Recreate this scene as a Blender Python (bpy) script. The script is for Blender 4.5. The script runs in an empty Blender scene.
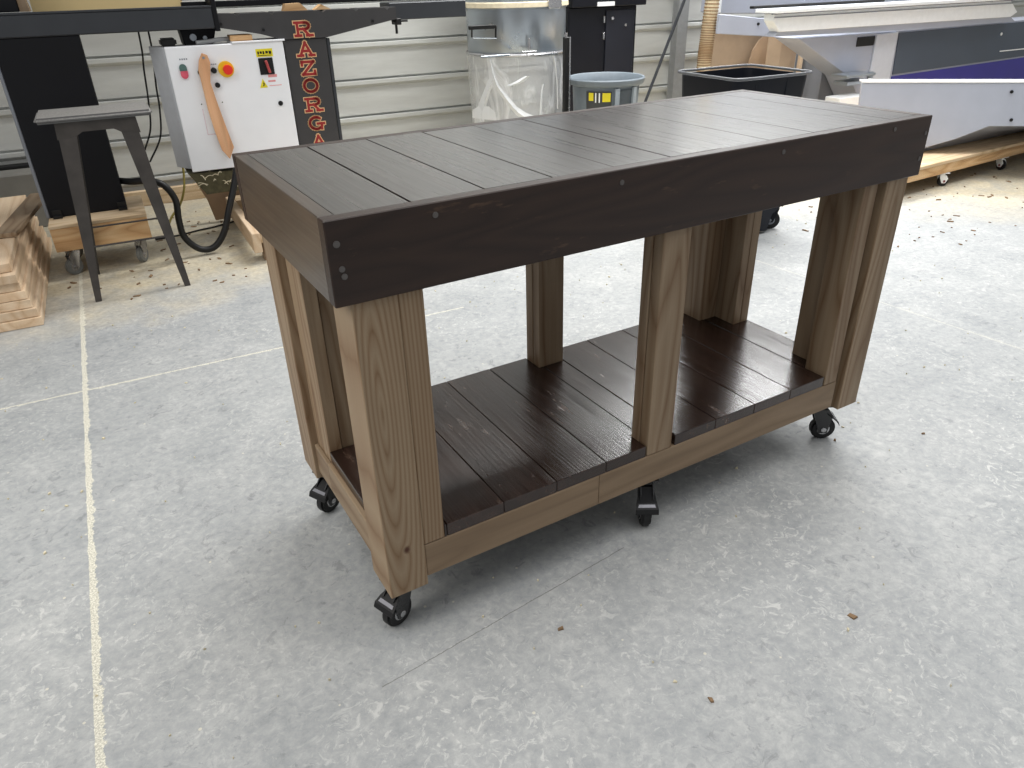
import bpy, bmesh, math, random
from mathutils import Vector, Matrix
random.seed(7)
SC = bpy.context.scene
COL = SC.collection
R = math.radians

# ---------------------------------------------------------------- camera
cd = bpy.data.cameras.new('camera'); cam = bpy.data.objects.new('camera', cd); COL.objects.link(cam)
pit, yaw, rol = 0.505532, 0.525677, -0.027385
Fw = Vector((math.sin(yaw)*math.cos(pit), math.cos(yaw)*math.cos(pit), -math.sin(pit)))
Rt = Fw.cross(Vector((0, 0, 1))).normalized(); Up = Rt.cross(Fw)
R2 = Rt*math.cos(rol)+Up*math.sin(rol); U2 = -Rt*math.sin(rol)+Up*math.cos(rol)
M = Matrix((R2, U2, -Fw)).transposed().to_4x4(); M.translation = Vector((-0.306358, -1.083981, 1.240232))
cam.matrix_world = M
cd.sensor_width = 36; cd.lens = 734.41/1024*36; cd.clip_start = .02; cd.clip_end = 100
SC.camera = cam

# ---------------------------------------------------------------- world, lamps, exposure
w = bpy.data.worlds.new('shop_air'); SC.world = w; w.use_nodes = True
bg = w.node_tree.nodes['Background']; bg.inputs[0].default_value = (.98, .99, 1, 1); bg.inputs[1].default_value = .30
def lamp(name, loc, target, sx, sy, power, col=(1, 1, 1), spread=180):
    l = bpy.data.lights.new(name, 'AREA'); l.shape = 'RECTANGLE'; l.size = sx; l.size_y = sy; l.energy = power; l.color = col; l.spread = R(spread)
    o = bpy.data.objects.new(name, l); COL.objects.link(o); o.location = loc
    o.rotation_euler = (Vector(target)-Vector(loc)).to_track_quat('-Z', 'Y').to_euler()
    return o
lamp('shop_or_fill_lamp', (4.9, 3.62, 3.5), (4.6, 3.1, 0), 2.8, .35, 105, (1, 1, 1), 150)
lamp('shop_or_fill_lamp', (3.7, 1.3, 3.9), (3.7, 1.3, 0), 2.6, 2.4, 54, (1, 1, 1), 120)
lamp('shop_or_fill_lamp', (2.5, 3.0, 3.5), (2.5, 2.8, 0), 2.6, .5, 50, (1, .99, .96), 130)  # added fill lamp, brightens the middle wall and back floor
lamp('shop_or_fill_lamp', (.5, -.6, 4.2), (.5, -.6, 0), 5.0, 3.4, 36, (1, .99, .98), 110)  # added broad soft fill over the foreground, not a room fixture
lamp('shop_or_fill_lamp', (-3.0, .2, 3.0), (-.3, .6, .3), 1.6, 3.0, 20, (1, .96, .90), 100)
SC.view_settings.view_transform = 'Standard'; SC.view_settings.look = 'None'
SC.view_settings.gamma = 1; SC.view_settings.use_curve_mapping = False; SC.view_settings.exposure = 0.60

# ---------------------------------------------------------------- frames of reference
A = R(-3.4)                                   # the slab joints and the wall run 3.4 degrees off the table
E1 = Vector((math.cos(A), math.sin(A), 0)); E2 = Vector((-math.sin(A), math.cos(A), 0))
def W(s, t, z=0): return E1*s+E2*t+Vector((0, 0, z))

# ---------------------------------------------------------------- materials
def srgb(r, g, b):
    f = lambda c: (c/12.92 if c <= .04045 else ((c+.055)/1.055)**2.4)
    return (f(r/255), f(g/255), f(b/255), 1)
class N:
    def __init__(s, name):
        s.m = bpy.data.materials.new(name); s.m.use_nodes = True; s.t = s.m.node_tree
        s.p = s.t.nodes['Principled BSDF']
    def n(s, k, **kw):
        x = s.t.nodes.new(k)
        for a, b in kw.items():
            if a.startswith('i_'):
                key = a[2:]; key = int(key) if key.isdigit() else key.replace('_', ' ')
                if isinstance(b, bpy.types.NodeSocket): s.t.links.new(b, x.inputs[key])
                else: x.inputs[key].default_value = b
            else: setattr(x, a, b)
        return x
    def math(s, op, a, b=0.0, c=0.0, clamp=False): 
        x = s.n('ShaderNodeMath', operation=op, i_0=a, i_1=b, i_2=c); x.use_clamp = clamp; return x.outputs[0]
    def ramp(s, f, stops):
        x = s.n('ShaderNodeValToRGB', i_0=f); e = x.color_ramp.elements
        while len(e) < len(stops): e.new(.5)
        for q, (pp, c) in zip(e, stops): q.position = pp; q.color = c if len(c) == 4 else (*c, 1)
        return x.outputs[0]
    def mix(s, f, a, b, mode='MIX'):
        x = s.n('ShaderNodeMix', data_type='RGBA', blend_type=mode)
        for i, v in ((0, f), (6, a), (7, b)):
            if isinstance(v, bpy.types.NodeSocket): s.t.links.new(v, x.inputs[i])
            else: x.inputs[i].default_value = v
        return x.outputs[2]
    def obj(s, scale=(1, 1, 1), off=None):
        c = s.n('ShaderNodeTexCoord').outputs['Object']
        if off is not None: c = s.n('ShaderNodeVectorMath', operation='ADD', i_0=c, i_1=off).outputs[0]
        return s.n('ShaderNodeVectorMath', operation='MULTIPLY', i_0=c, i_1=scale).outputs[0]
    def noise(s, v, sc, det=4, ro=.55, dist=0):
        return s.n('ShaderNodeTexNoise', i_Vector=v, i_Scale=sc, i_Detail=det, i_Roughness=ro, i_Distortion=dist).outputs[0]
    def set(s, **kw):
        for k, v in kw.items():
            k = k.replace('_', ' ')
            if isinstance(v, bpy.types.NodeSocket): s.t.links.new(v, s.p.inputs[k])
            else: s.p.inputs[k].default_value = v
        return s
    def bump(s, h, st=.3, d=.002):
        b = s.n('ShaderNodeBump', i_Strength=st, i_Distance=d, i_Height=h); s.t.links.new(b.outputs[0], s.p.inputs['Normal'])

def plain(name, c, rough=.5, metal=0, var=.12, sc=30, spec=.5, bump=0.0):
    m = N(name); v = m.obj(); f = m.noise(v, sc, 5)
    lo = tuple(x*(1-var) for x in c[:3]); hi = tuple(min(1, x*(1+var)) for x in c[:3])
    m.set(Base_Color=m.ramp(f, [(.3, lo), (.7, hi)]), Roughness=m.math('MULTIPLY_ADD', f, .2, rough-.1, clamp=True), Metallic=metal)
    m.p.inputs['Specular IOR Level'].default_value = spec
    if bump: m.bump(m.noise(v, sc*4, 3), bump, .001)
    return m.m

def wood(name, cols, axis, rough=.5, knots=.0, grain=1.0, spec=.5, bump=.3, streak=None, coat=0.0, fine=1.0, oval=None):
    """cols = dark, mid, light; axis = the board's long axis"""
    m = N(name)
    rnd = m.n('ShaderNodeAttribute', attribute_name='rnd').outputs['Fac']
    off = m.n('ShaderNodeCombineXYZ', i_0=m.math('MULTIPLY', rnd, 3.7), i_1=m.math('MULTIPLY', rnd, 5.3), i_2=m.math('MULTIPLY', rnd, 9.1)).outputs[0]
    sc = [1, 1, 1]; sc[axis] = .11
    v = m.obj(tuple(sc), off)
    big = m.noise(v, 6.5*grain, 2.2, .45, .25)
    ph_ = m.math('MULTIPLY', big, 26)
    if oval:                                   # one long cathedral figure round a centre, with a knot below it
        ox, oz, rx, rz, kx, kz = oval
        c3 = m.n('ShaderNodeSeparateXYZ', i_0=m.obj())
        def ell(cx_, cz_, ax_, az_):
            u = m.math('POWER', m.math('ABSOLUTE', m.math('DIVIDE', m.math('SUBTRACT', c3.outputs[0], cx_), ax_)), 2); q = m.math('POWER', m.math('ABSOLUTE', m.math('DIVIDE', m.math('SUBTRACT', c3.outputs[2], cz_), az_)), 2)
            return m.math('SQRT', m.math('ADD', u, q))
        el = ell(ox, oz, rx, rz); kn = ell(kx, kz, .009, .011)
        pull = m.math('DIVIDE', .9, m.math('ADD', .35, m.math('MULTIPLY', kn, kn)))
        ph_ = m.math('ADD', m.math('ADD', m.math('MULTIPLY', big, 3.2), m.math('MULTIPLY', el, 4.4)), pull)
    ring = m.math('PINGPONG', ph_, 1)
    sc2 = [1, 1, 1]; sc2[axis] = .015
    v2 = m.obj(tuple(sc2), off)
    fin = m.noise(v2, 160*fine, 3, .6)
    low = m.noise(v, 3.0, 1)
    f = m.math('ADD', m.math('ADD', m.math('MULTIPLY', m.math('POWER', ring, .6), .42), m.math('MULTIPLY', fin, .38)), m.math('MULTIPLY', low, .20))
    col = m.ramp(f, [(.15, cols[0]), (.5, cols[1]), (.85, cols[2])])
    tint = m.math('MULTIPLY_ADD', m.n('ShaderNodeTexWhiteNoise', noise_dimensions='1D', i_W=m.math('MULTIPLY', rnd, 91.7)).outputs[0], .35, .82)
    col = m.mix(1, col, m.n('ShaderNodeCombineColor', i_0=tint, i_1=tint, i_2=tint).outputs[0], 'MULTIPLY')
    if oval:
        col = m.mix(m.math('MULTIPLY', m.math('SUBTRACT', 1.05, kn, clamp=True), 1.4, clamp=True), col, srgb(74, 44, 30))
    if knots:
        vk = m.n('ShaderNodeTexVoronoi', i_Vector=m.obj(tuple(x if x == 1 else .5 for x in sc), off), i_Scale=4.5).outputs[0]
        col = m.mix(m.math('MULTIPLY', m.math('LESS_THAN', vk, .06+.02*knots), .75), col, tuple(x*.45 for x in cols[0][:3])+(1,))
    rg = m.math('MULTIPLY_ADD', fin, .25, rough-.12, clamp=True)
    if streak:
        st = m.noise(m.obj(tuple(x if x == 1 else .25 for x in sc), off), 22, 6, .7)
        sm = m.math('MULTIPLY', m.math('SUBTRACT', st, .60, clamp=True), 9, clamp=True)
        sm = m.math('MULTIPLY', sm, streak[1])
        col = m.mix(sm, col, streak[0])
        rg = m.math('ADD', rg, m.math('MULTIPLY', sm, .2), clamp=True)
    m.set(Base_Color=col, Roughness=rg)
    m.p.inputs['Specular IOR Level'].default_value = spec
    if coat: m.set(Coat_Weight=coat, Coat_Roughness=.17)
    m.bump(m.math('ADD', m.math('MULTIPLY', fin, .6), m.math('MULTIPLY', big, 2.0)), bump, .0012)
    return m.m

DK = [srgb(32, 21, 17), srgb(42, 28, 23), srgb(54, 38, 31)]
dark_y = wood('espresso_wood_y', [srgb(28, 20, 17), srgb(36, 27, 23), srgb(46, 36, 31)], 1, .30, spec=.6, bump=.10, streak=(srgb(122, 110, 100), .42), coat=.7)
dark_sh = wood('espresso_shelf_wood', DK, 1, .20, spec=.6, bump=.9, streak=(srgb(112, 92, 78), .4), knots=.6)
dark_x = wood('espresso_wood_x', [srgb(34, 22, 17), srgb(43, 29, 23), srgb(53, 37, 29)], 0, .42, spec=.35, bump=.2, streak=(srgb(120, 92, 70), .42), coat=.1)
dark_e_lit = wood('espresso_wood_end_lit', [srgb(42, 33, 26), srgb(58, 47, 38), srgb(76, 62, 50)], 1, .42, spec=.4, bump=.3, coat=.5)  # same stain, lightened: light falling on the left end is in the colour
BR = [srgb(100, 72, 46), srgb(132, 111, 88), srgb(152, 134, 111)]
brown_z = wood('brown_leg_wood', BR, 2, .55, spec=.3)
brown_fl = wood('brown_leg_wood_figured', [srgb(104, 74, 44), srgb(134, 112, 88), srgb(152, 134, 110)], 2, .55, spec=.3, oval=(.058, .56, .017, .17, .0725, .237))
brown_x = wood('brown_rail_wood_x', [srgb(116, 97, 77), srgb(128, 108, 86), srgb(142, 122, 99)], 0, .55, spec=.3)
brown_y = wood('brown_rail_wood_y', BR, 1, .55, spec=.3)
pine_x = wood('pine_x', [srgb(162, 122, 82), srgb(196, 158, 114), srgb(216, 186, 146)], 0, .65, spec=.25)
pine_y = wood('pine_y', [srgb(186, 156, 124), srgb(206, 180, 150), srgb(220, 200, 174)], 1, .7, spec=.2, grain=.5)
ply = wood('dusty_plywood', [srgb(170, 142, 108), srgb(196, 172, 140), srgb(214, 194, 165)], 0, .7, spec=.2, fine=.5)
stick_w = wood('push_stick_wood', [srgb(188, 138, 100), srgb(206, 158, 120), srgb(220, 176, 138)], 2, .6, spec=.3, grain=.5)
card = plain('cardboard', srgb(174, 152, 128), .8, var=.08, sc=8)
black_m = plain('black_caster_metal', srgb(22, 22, 24), .3, 0, spec=.7)
rubber = plain('black_rubber', srgb(18, 18, 19), .5, spec=.4)
pedalm = plain('black_pedal_paint', srgb(16, 16, 18), .55, 0, spec=.35)
chrome = plain('zinc_plate', srgb(190, 190, 192), .25, .9, var=.08)
screwm = plain('screw_cap', srgb(92, 88, 86), .4, .4)
stoolm = plain('gunmetal_paint', srgb(62, 58, 55), .5, .2, var=.25, sc=14)
charc = plain('charcoal_paint', srgb(52, 55, 60), .5, .1, var=.08, sc=12)
charc2 = plain('dark_column_paint', srgb(60, 59, 60), .5, .1, var=.08, sc=12)
blackp = plain('black_powder_coat', srgb(14, 15, 20), .6, 0, var=.12, sc=10, spec=.25)
blackc = plain('black_cabinet_paint', srgb(14, 16, 24), .4, 0, var=.15, sc=6, spec=.3)
white = plain('white_cabinet_paint', srgb(240, 242, 246), .45, 0, var=.03, sc=5)
whiteg = plain('white_rail_paint', srgb(246, 248, 248), .35, .1, var=.03)
greyl = plain('light_grey_paint', srgb(172, 177, 190), .4, .1, var=.04, sc=6)
greym = plain('mid_grey_paint', srgb(126, 130, 138), .5, .1, var=.06, sc=6)
slate = plain('slate_panel', srgb(72, 82, 96), .4, 0, var=.06, sc=4)
blue = plain('blue_stripe', srgb(52, 48, 140), .4, 0, var=.1, sc=5)
red = plain('red_plastic', srgb(232, 52, 40), .35, var=.05)
yellow = plain('yellow_plastic', srgb(236, 190, 30), .4, var=.05)
yel2 = plain('yellow_sticker', srgb(232, 216, 40), .5, var=.05)
pink = plain('red_print', srgb(225, 150, 150), .5, var=.05)
letred = plain('letter_red', srgb(150, 34, 34), .5, var=.08)
letgold = plain('letter_gold', srgb(226, 188, 140), .5, var=.06)
tealb = plain('green_button', srgb(80, 110, 105), .5)
binm = plain('grey_bin_plastic', srgb(112, 122, 130), .45, var=.06)
bindark = plain('bin_sticker_dark', srgb(60, 62, 62), .5, var=.06)
truckm = plain('black_truck_plastic', srgb(14, 17, 26), .5, var=.12, sc=8, spec=.25)
truckrim = plain('worn_rim_plastic', srgb(84, 86, 90), .5, var=.2, sc=40)
steel = plain('galvanised_steel', srgb(172, 180, 188), .3, .75, var=.08, sc=5)
postm = plain('grey_steel_post', srgb(140, 142, 143), .55, .1, var=.08)
hosem = plain('flex_hose', srgb(222, 208, 176), .6, var=.08)
hoseb = plain('flex_hose_rib', srgb(140, 112, 80), .6, var=.1)
yelcord = plain('olive_yellow_cord', srgb(150, 138, 70), .6)
oliv = plain('dusty_olive_pan', srgb(84, 80, 58), .7, var=.3, sc=40)
brownb = plain('brown_board', srgb(150, 124, 98), .75, var=.12, sc=10)
cream = plain('cream_sheet', srgb(226, 202, 148), .7, var=.04, sc=5)
shav = plain('pale_shavings', srgb(206, 196, 168), .8, var=.2, sc=60)
chipm = plain('brown_chips', srgb(120, 96, 70), .8, var=.4, sc=60)
silver = plain('silver_bag', srgb(170, 170, 172), .35, .6, var=.15, sc=6)

def dusty(name, c, dust, amt=.55, sc=60):
    m = N(name); v = m.obj(); f = m.noise(v, sc, 6, .7)
    geo = m.n('ShaderNodeNewGeometry').outputs['Normal']
    z = m.n('ShaderNodeSeparateXYZ', i_0=geo).outputs[2]
    k = m.math('MULTIPLY', m.math('MULTIPLY', m.math('SUBTRACT', f, .42, clamp=True), 6, clamp=True), m.math('MULTIPLY', m.math('MAXIMUM', z, 0), amt))
    m.set(Base_Color=m.mix(k, c, dust), Roughness=.6); return m.m
dustseat = dusty('dusty_seat_metal', srgb(98, 98, 98), srgb(176, 172, 166), .7, 220)

def plastic_film():
    m = N('clear_plastic_film'); v = m.obj((1, 1, .35))
    h = m.noise(v, 7, 5, .6, 1.2)
    fold = m.math('MULTIPLY', m.math('SUBTRACT', h, .5, clamp=True), 6, clamp=True)
    m.set(Base_Color=(.88, .9, .92, 1), Roughness=.18, Alpha=m.math('MULTIPLY_ADD', fold, .42, .34, clamp=True))
    m.p.inputs['Specular IOR Level'].default_value = .8
    m.bump(h, 1, .03); return m.m
film = plastic_film()
def film_fold():
    m = N('gathered_plastic_film')
    m.set(Base_Color=(.92, .94, .96, 1), Roughness=.25, Alpha=.62); m.bump(m.noise(m.obj((1, 1, .2)), 40, 3), .6, .01); return m.m
filmf = film_fold()

def floor_mat():
    m = N('concrete_slab')
    c = m.n('ShaderNodeTexCoord').outputs['Object']
    s = m.n('ShaderNodeVectorMath', operation='DOT_PRODUCT', i_0=c, i_1=tuple(E1)).outputs['Value']
    t = m.n('ShaderNodeVectorMath', operation='DOT_PRODUCT', i_0=c, i_1=tuple(E2)).outputs['Value']
    n1 = m.noise(c, 1.1, 4, .6); n2 = m.noise(c, 7, 8, .68, .6); n3 = m.noise(c, 45, 6, .7, .4); n4 = m.noise(c, 260, 2, .6)
    f = m.math('ADD', m.math('ADD', m.math('MULTIPLY', n1, .20), m.math('MULTIPLY', n2, .34)), m.math('ADD', m.math('MULTIPLY', n3, .44), m.math('MULTIPLY', n4, .08)))
    col = m.ramp(f, [(.34, srgb(126, 129, 131)), (.46, srgb(148, 151, 152)), (.55, srgb(160, 162, 162)), (.68, srgb(182, 183, 181))])
    # flaky trowel marks
    fl = m.noise(c, 26, 5, .72, 2.2)
    k = m.math('MULTIPLY', m.math('MULTIPLY', m.math('SUBTRACT', fl, .555, clamp=True), 14, clamp=True), .6)
    patch = m.math('MULTIPLY', m.math('SUBTRACT', m.noise(c, 1.6, 3), .40, clamp=True), 4, clamp=True)
    col = m.mix(m.math('MULTIPLY', k, patch), col, srgb(208, 208, 204))
    fd = m.noise(c, 19, 5, .7, 1.5)
    kd = m.math('MULTIPLY', m.math('MULTIPLY', m.math('SUBTRACT', .42, fd, clamp=True), 14, clamp=True), .35)
    col = m.mix(m.math('MULTIPLY', kd, m.math('SUBTRACT', 1.25, patch)), col, srgb(98, 101, 104))
    # bits of dust and specks
    vo = m.n('ShaderNodeTexVoronoi', i_Vector=c, i_Scale=16, i_Randomness=1.0)
    sp = m.math('LESS_THAN', vo.outputs['Distance'], .055)
    pick = m.math('GREATER_THAN', m.n('ShaderNodeSeparateColor', i_0=vo.outputs['Color']).outputs[0], .62)
    col = m.mix(m.math('MULTIPLY', m.math('MULTIPLY', sp, pick), .6), col, srgb(214, 208, 190))
    # sawdust lying along the back and the right
    wob = m.math('MULTIPLY', m.math('SUBTRACT', m.noise(c, 1.7, 6, .65), .5), 1.5)
    line = m.math('ADD', m.math('SUBTRACT', t, 2.15), wob)
    sd = m.math('MULTIPLY', line, 1.9, clamp=True)
    side = m.math('MULTIPLY', m.math('SUBTRACT', m.math('ADD', s, m.math('MULTIPLY', t, 1.3)), m.math('ADD', 5.4, wob)), .9, clamp=True)
    sd = m.math('MAXIMUM', sd, side)
    sdn = m.math('MULTIPLY', sd, m.math('MULTIPLY_ADD', n2, 1.6, -.05, clamp=True))
    col = m.mix(m.math('MULTIPLY', sdn, .85), col, m.ramp(n3, [(.3, srgb(176, 160, 128)), (.6, srgb(208, 196, 166))]))
    # pale joints
    jn = m.math('ADD', m.math('MULTIPLY', m.math('SUBTRACT', n3, .5), .012), m.math('MULTIPLY', m.math('SUBTRACT', n2, .5), .010)); jw = m.math('MULTIPLY_ADD', m.math('MULTIPLY', n2, n3), .024, -.0006)
    d1 = m.math('ABSOLUTE', m.math('ADD', m.math('SUBTRACT', m.math('MULTIPLY_ADD', t, -.0092, -.5485), s), jn))
    d2 = m.math('ABSOLUTE', m.math('ADD', m.math('SUBTRACT', t, 1.612), jn))
    d3 = m.math('ABSOLUTE', m.math('ADD', m.math('SUBTRACT', m.math('MULTIPLY_ADD', t, -.11, 2.535), s), jn))
    j1 = m.math('LESS_THAN', d1, m.math('MULTIPLY', jw, 1.6)); j2 = m.math('MULTIPLY', m.math('LESS_THAN', d2, m.math('MULTIPLY', jw, .85)), m.math('LESS_THAN', s, .9)); j3 = m.math('MULTIPLY', m.math('LESS_THAN', d3, m.math('MULTIPLY', jw, .8)), .4)
    jj = m.math('MAXIMUM', m.math('MAXIMUM', j1, j2), j3)
    col = m.mix(m.math('MULTIPLY', jj, .85), col, m.ramp(n4, [(.40, srgb(178, 174, 158)), (.6, srgb(226, 223, 208))]))
    d4 = m.math('ABSOLUTE', m.math('ADD', m.math('SUBTRACT', t, m.math('MULTIPLY_ADD', s, .16, -.077)), m.math('MULTIPLY', jn, .6)))
    inr = m.math('MULTIPLY', m.math('GREATER_THAN', s, -.04), m.math('LESS_THAN', s, .62))
    col = m.mix(m.math('MULTIPLY', m.math('MULTIPLY', m.math('LESS_THAN', d4, .0012), inr), .6), col, srgb(90, 88, 84))
    m.set(Base_Color=col, Roughness=m.math('MULTIPLY_ADD', n2, .3, .42))
    m.p.inputs['Specular IOR Level'].default_value = .35
    m.bump(m.math('ADD', m.math('MULTIPLY', n2, .6), m.math('MULTIPLY', n3, .5)), .35, .004)
    return m.m
def wall_mat():
    m = N('ribbed_wall_metal'); c = m.obj((.25, 1, 1.6)); f = m.noise(c, 5, 5, .6)
    m.set(Base_Color=m.ramp(f, [(.3, srgb(186, 187, 184)), (.7, srgb(208, 210, 207))]), Roughness=.5, Metallic=.1)
    m.bump(f, .25, .02); return m.m

# ---------------------------------------------------------------- mesh helpers
def lay(bm): return bm.verts.layers.float.get('rnd') or bm.verts.layers.float.new('rnd')
def mark(bm, vs, r=None):
    l = lay(bm); r = random.random() if r is None else r
    for v in vs: v[l] = r
def newbm(): b = bmesh.new(); b.verts.layers.float.new('rnd'); return b
def box(bm, x0, x1, y0, y1, z0, z1, bev=.0015, rnd=None, rot=None, seg=1):
    r = bmesh.ops.create_cube(bm, size=1); vs = r['verts']
    c = Vector(((x0+x1)/2, (y0+y1)/2, (z0+z1)/2)); d = Vector((abs(x1-x0), abs(y1-y0), abs(z1-z0)))
    for v in vs:
        v.co = Vector((v.co.x*d.x, v.co.y*d.y, v.co.z*d.z))
        if rot is not None: v.co = rot @ v.co
        v.co += c
    mark(bm, vs, rnd)
    if bev: bmesh.ops.bevel(bm, geom=list({e for v in vs for e in v.link_edges}), offset=min(bev, min(d)*.45), segments=seg, affect='EDGES')
    return bm
def prism(bm, pts, axis, a0, a1, rnd=None, bev=0):
    """pts 2-D outline in the other two axes (in x,y,z order); extruded along axis"""
    def mk(p, h):
        q = [0, 0, 0]; o = [i for i in range(3) if i != axis]; q[o[0]] = p[0]; q[o[1]] = p[1]; q[axis] = h; return Vector(q)
    v0 = [bm.verts.new(mk(p, a0)) for p in pts]; v1 = [bm.verts.new(mk(p, a1)) for p in pts]
    n = len(pts); fs = [bm.faces.new(v0), bm.faces.new(v1[::-1])]
    for i in range(n): fs.append(bm.faces.new((v0[i], v1[i], v1[(i+1) % n], v0[(i+1) % n])))
    bmesh.ops.recalc_face_normals(bm, faces=fs); mark(bm, v0+v1, rnd)
    if bev: bmesh.ops.bevel(bm, geom=list({e for v in v0+v1 for e in v.link_edges}), offset=bev, segments=1, affect='EDGES')
    return bm
def frustum(bm, lo, hi, rnd=None):
    """two outlines (lists of 3-D points, same count) joined"""
    v0 = [bm.verts.new(Vector(p)) for p in lo]; v1 = [bm.verts.new(Vector(p)) for p in hi]; n = len(lo)
    fs = [bm.faces.new(v0), bm.faces.new(v1[::-1])]
    for i in range(n): fs.append(bm.faces.new((v0[i], v1[i], v1[(i+1) % n], v0[(i+1) % n])))
    bmesh.ops.recalc_face_normals(bm, faces=fs); mark(bm, v0+v1, rnd); return bm
def cyl(bm, p0, p1, r, r1=None, seg=20, bev=0):
    p0 = Vector(p0); p1 = Vector(p1); d = p1-p0
    q = d.to_track_quat('Z', 'Y').to_matrix().to_4x4(); q.translation = (p0+p1)/2
    g = bmesh.ops.create_cone(bm, cap_ends=True, segments=seg, radius1=r, radius2=r if r1 is None else r1, depth=d.length, matrix=q)
    mark(bm, g['verts'])
    if bev: 
        es = [e for e in {e for v in g['verts'] for e in v.link_edges} if any(len(f.verts) > 4 for f in e.link_faces)]
        bmesh.ops.bevel(bm, geom=es, offset=bev, segments=2, affect='EDGES')
    return bm
def smooth_path(pts, k=6):
    P = [Vector(p) for p in pts]; P = [P[0]*2-P[1]]+P+[P[-1]*2-P[-2]]; out = []
    for i in range(1, len(P)-2):
        for j in range(k):
            u = j/k; a, b, c, d = P[i-1:i+3]
            out.append(.5*((2*b)+(c-a)*u+(2*a-5*b+4*c-d)*u*u+(3*b-a-3*c+d)*u**3))
    out.append(P[-2]); return out
def tube(bm, pts, r, seg=10, k=6, rf=None):
    P = smooth_path(pts, k) if k > 1 else [Vector(p) for p in pts]; rings = []
    up = Vector((0, 0, 1)) if abs((P[1]-P[0]).normalized().z) < .9 else Vector((1, 0, 0))
    for i, p in enumerate(P):
        d = (P[min(i+1, len(P)-1)]-P[max(i-1, 0)]).normalized()
        x = d.cross(up).normalized(); y = x.cross(d).normalized(); up = y
        rr = rf(i/(len(P)-1)) if rf else r
        rings.append([bm.verts.new(p+x*rr*math.cos(2*math.pi*q/seg)+y*rr*math.sin(2*math.pi*q/seg)) for q in range(seg)])
    for a, b in zip(rings, rings[1:]):
        for q in range(seg): bm.faces.new((a[q], a[(q+1) % seg], b[(q+1) % seg], b[q]))
    bm.faces.new(rings[0][::-1]); bm.faces.new(rings[-1]); mark(bm, [v for r_ in rings for v in r_]); return bm
def lathe(bm, prof, c, seg=40):
    rings = [[bm.verts.new((c[0]+r*math.cos(2*math.pi*q/seg), c[1]+r*math.sin(2*math.pi*q/seg), c[2]+z)) for q in range(seg)] for r, z in prof]
    fs = []
    for a, b in zip(rings, rings[1:]):
        for q in range(seg): fs.append(bm.faces.new((a[q], a[(q+1) % seg], b[(q+1) % seg], b[q])))
    mark(bm, [v for r_ in rings for v in r_]); return bm

class Thing:
    def __init__(s, name, label, cat, o=(0, 0, 0), frame=False, group=None, rz=None):
        s.o = Vector(o); s.e = bpy.data.objects.new(name, None); COL.objects.link(s.e); s.e.empty_display_size = .1
        s.e.location = W(*o) if frame else s.o
        s.e.rotation_euler.z = (A if frame else 0) if rz is None else rz
        s.e['label'] = label; s.e['category'] = cat
        if group: s.e['group'] = group
    def part(s, name, bm, mat, label=None, parent=None, smooth=False):
        o = link(name, bm, mat, s.o, smooth); o.parent = parent or s.e
        if label: o['label'] = label
        return o
def link(name, bm, mat, shift=Vector((0, 0, 0)), smooth=False):
    me = bpy.data.meshes.new(name)
    for v in bm.verts: v.co -= shift
    bm.to_mesh(me); bm.free(); me.materials.append(mat)
    if smooth:
        for p in me.polygons: p.use_smooth = True
        try: me.set_sharp_from_angle(angle=R(40))
        except Exception: pass
    o = bpy.data.objects.new(name, me); COL.objects.link(o); return o
def single(name, bm, mat, label, cat, o, frame=True, smooth=False, kind=None, group=None, rz=None):
    ob = link(name, bm, mat, Vector(o), smooth); ob.location = W(*o) if frame else Vector(o)
    ob.rotation_euler.z = (A if frame else 0) if rz is None else rz
    ob['label'] = label; ob['category'] = cat
    if kind: ob['kind'] = kind
    if group: ob['group'] = group
    return ob
def struct(name, bm, mat, frame=False):
    ob = link(name, bm, mat); ob['kind'] = 'structure'
    if frame: ob.rotation_euler.z = A
    return ob

# ---------------------------------------------------------------- floor and wall
b = newbm(); box(b, -9, 16, -7, 9, -.1, 0, 0); struct('floor', b, floor_mat())
b = newbm(); T0 = 4.3; zs = []
base = .17
prof = []                                   # (t, z) of the ribbed sheet: a dark groove under a raised lip every .238 m
z = -.07
while z < 4.4:
    prof += [(T0, z), (T0, z+.180), (T0-.012, z+.190), (T0-.020, z+.200), (T0-.020, z+.222), (T0+.022, z+.226), (T0+.022, z+.238)]
    z += .2395
n0 = len(prof)
vs = [[b.verts.new((s, t_, z_)) for (t_, z_) in prof] for s in (-8, 15)]
for i in range(n0-1): b.faces.new((vs[0][i], vs[1][i], vs[1][i+1], vs[0][i+1]))
bk = [[b.verts.new((s, T0+.12, z_)) for z_ in (-.07, prof[-1][1])] for s in (-8, 15)]
b.faces.new((bk[0][0], bk[0][1], bk[1][1], bk[1][0])); b.faces.new((vs[0][0], bk[0][0], bk[1][0], vs[1][0])); b.faces.new((vs[0][-1], vs[1][-1], bk[1][1], bk[0][1]))
bmesh.ops.recalc_face_normals(b, faces=b.faces); struct('wall_back', b, wall_mat(), True)
b = newbm(); box(b, -6, -.62, 4.02, 4.26, 0, .315, .006); struct('trim_1', b, plain('grey_kerb_concrete', srgb(128, 126, 120), .8, var=.12, sc=6, bump=.3), True)
b = newbm(); box(b, -6, -.62, 4.20, 4.27, .315, .335, .004); struct('trim_2', b, rubber, True)

# ---------------------------------------------------------------- the rolling workbench
S = .8035
def Z(z): return (z+1.151)*S
tb = Thing('rolling_workbench', 'dark-topped wooden workbench on black casters with brown legs and lower shelf', 'workbench', (0, 0, 0))
L, Wd, H, h = 1.891*S, .763*S, Z(0), .178*S
th = .034*S
def bx(bm, x0, x1, y0, y1, z0, z1, **k): return box(bm, x0*S, x1*S, y0*S, y1*S, Z(z0), Z(z1), **k)
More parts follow.
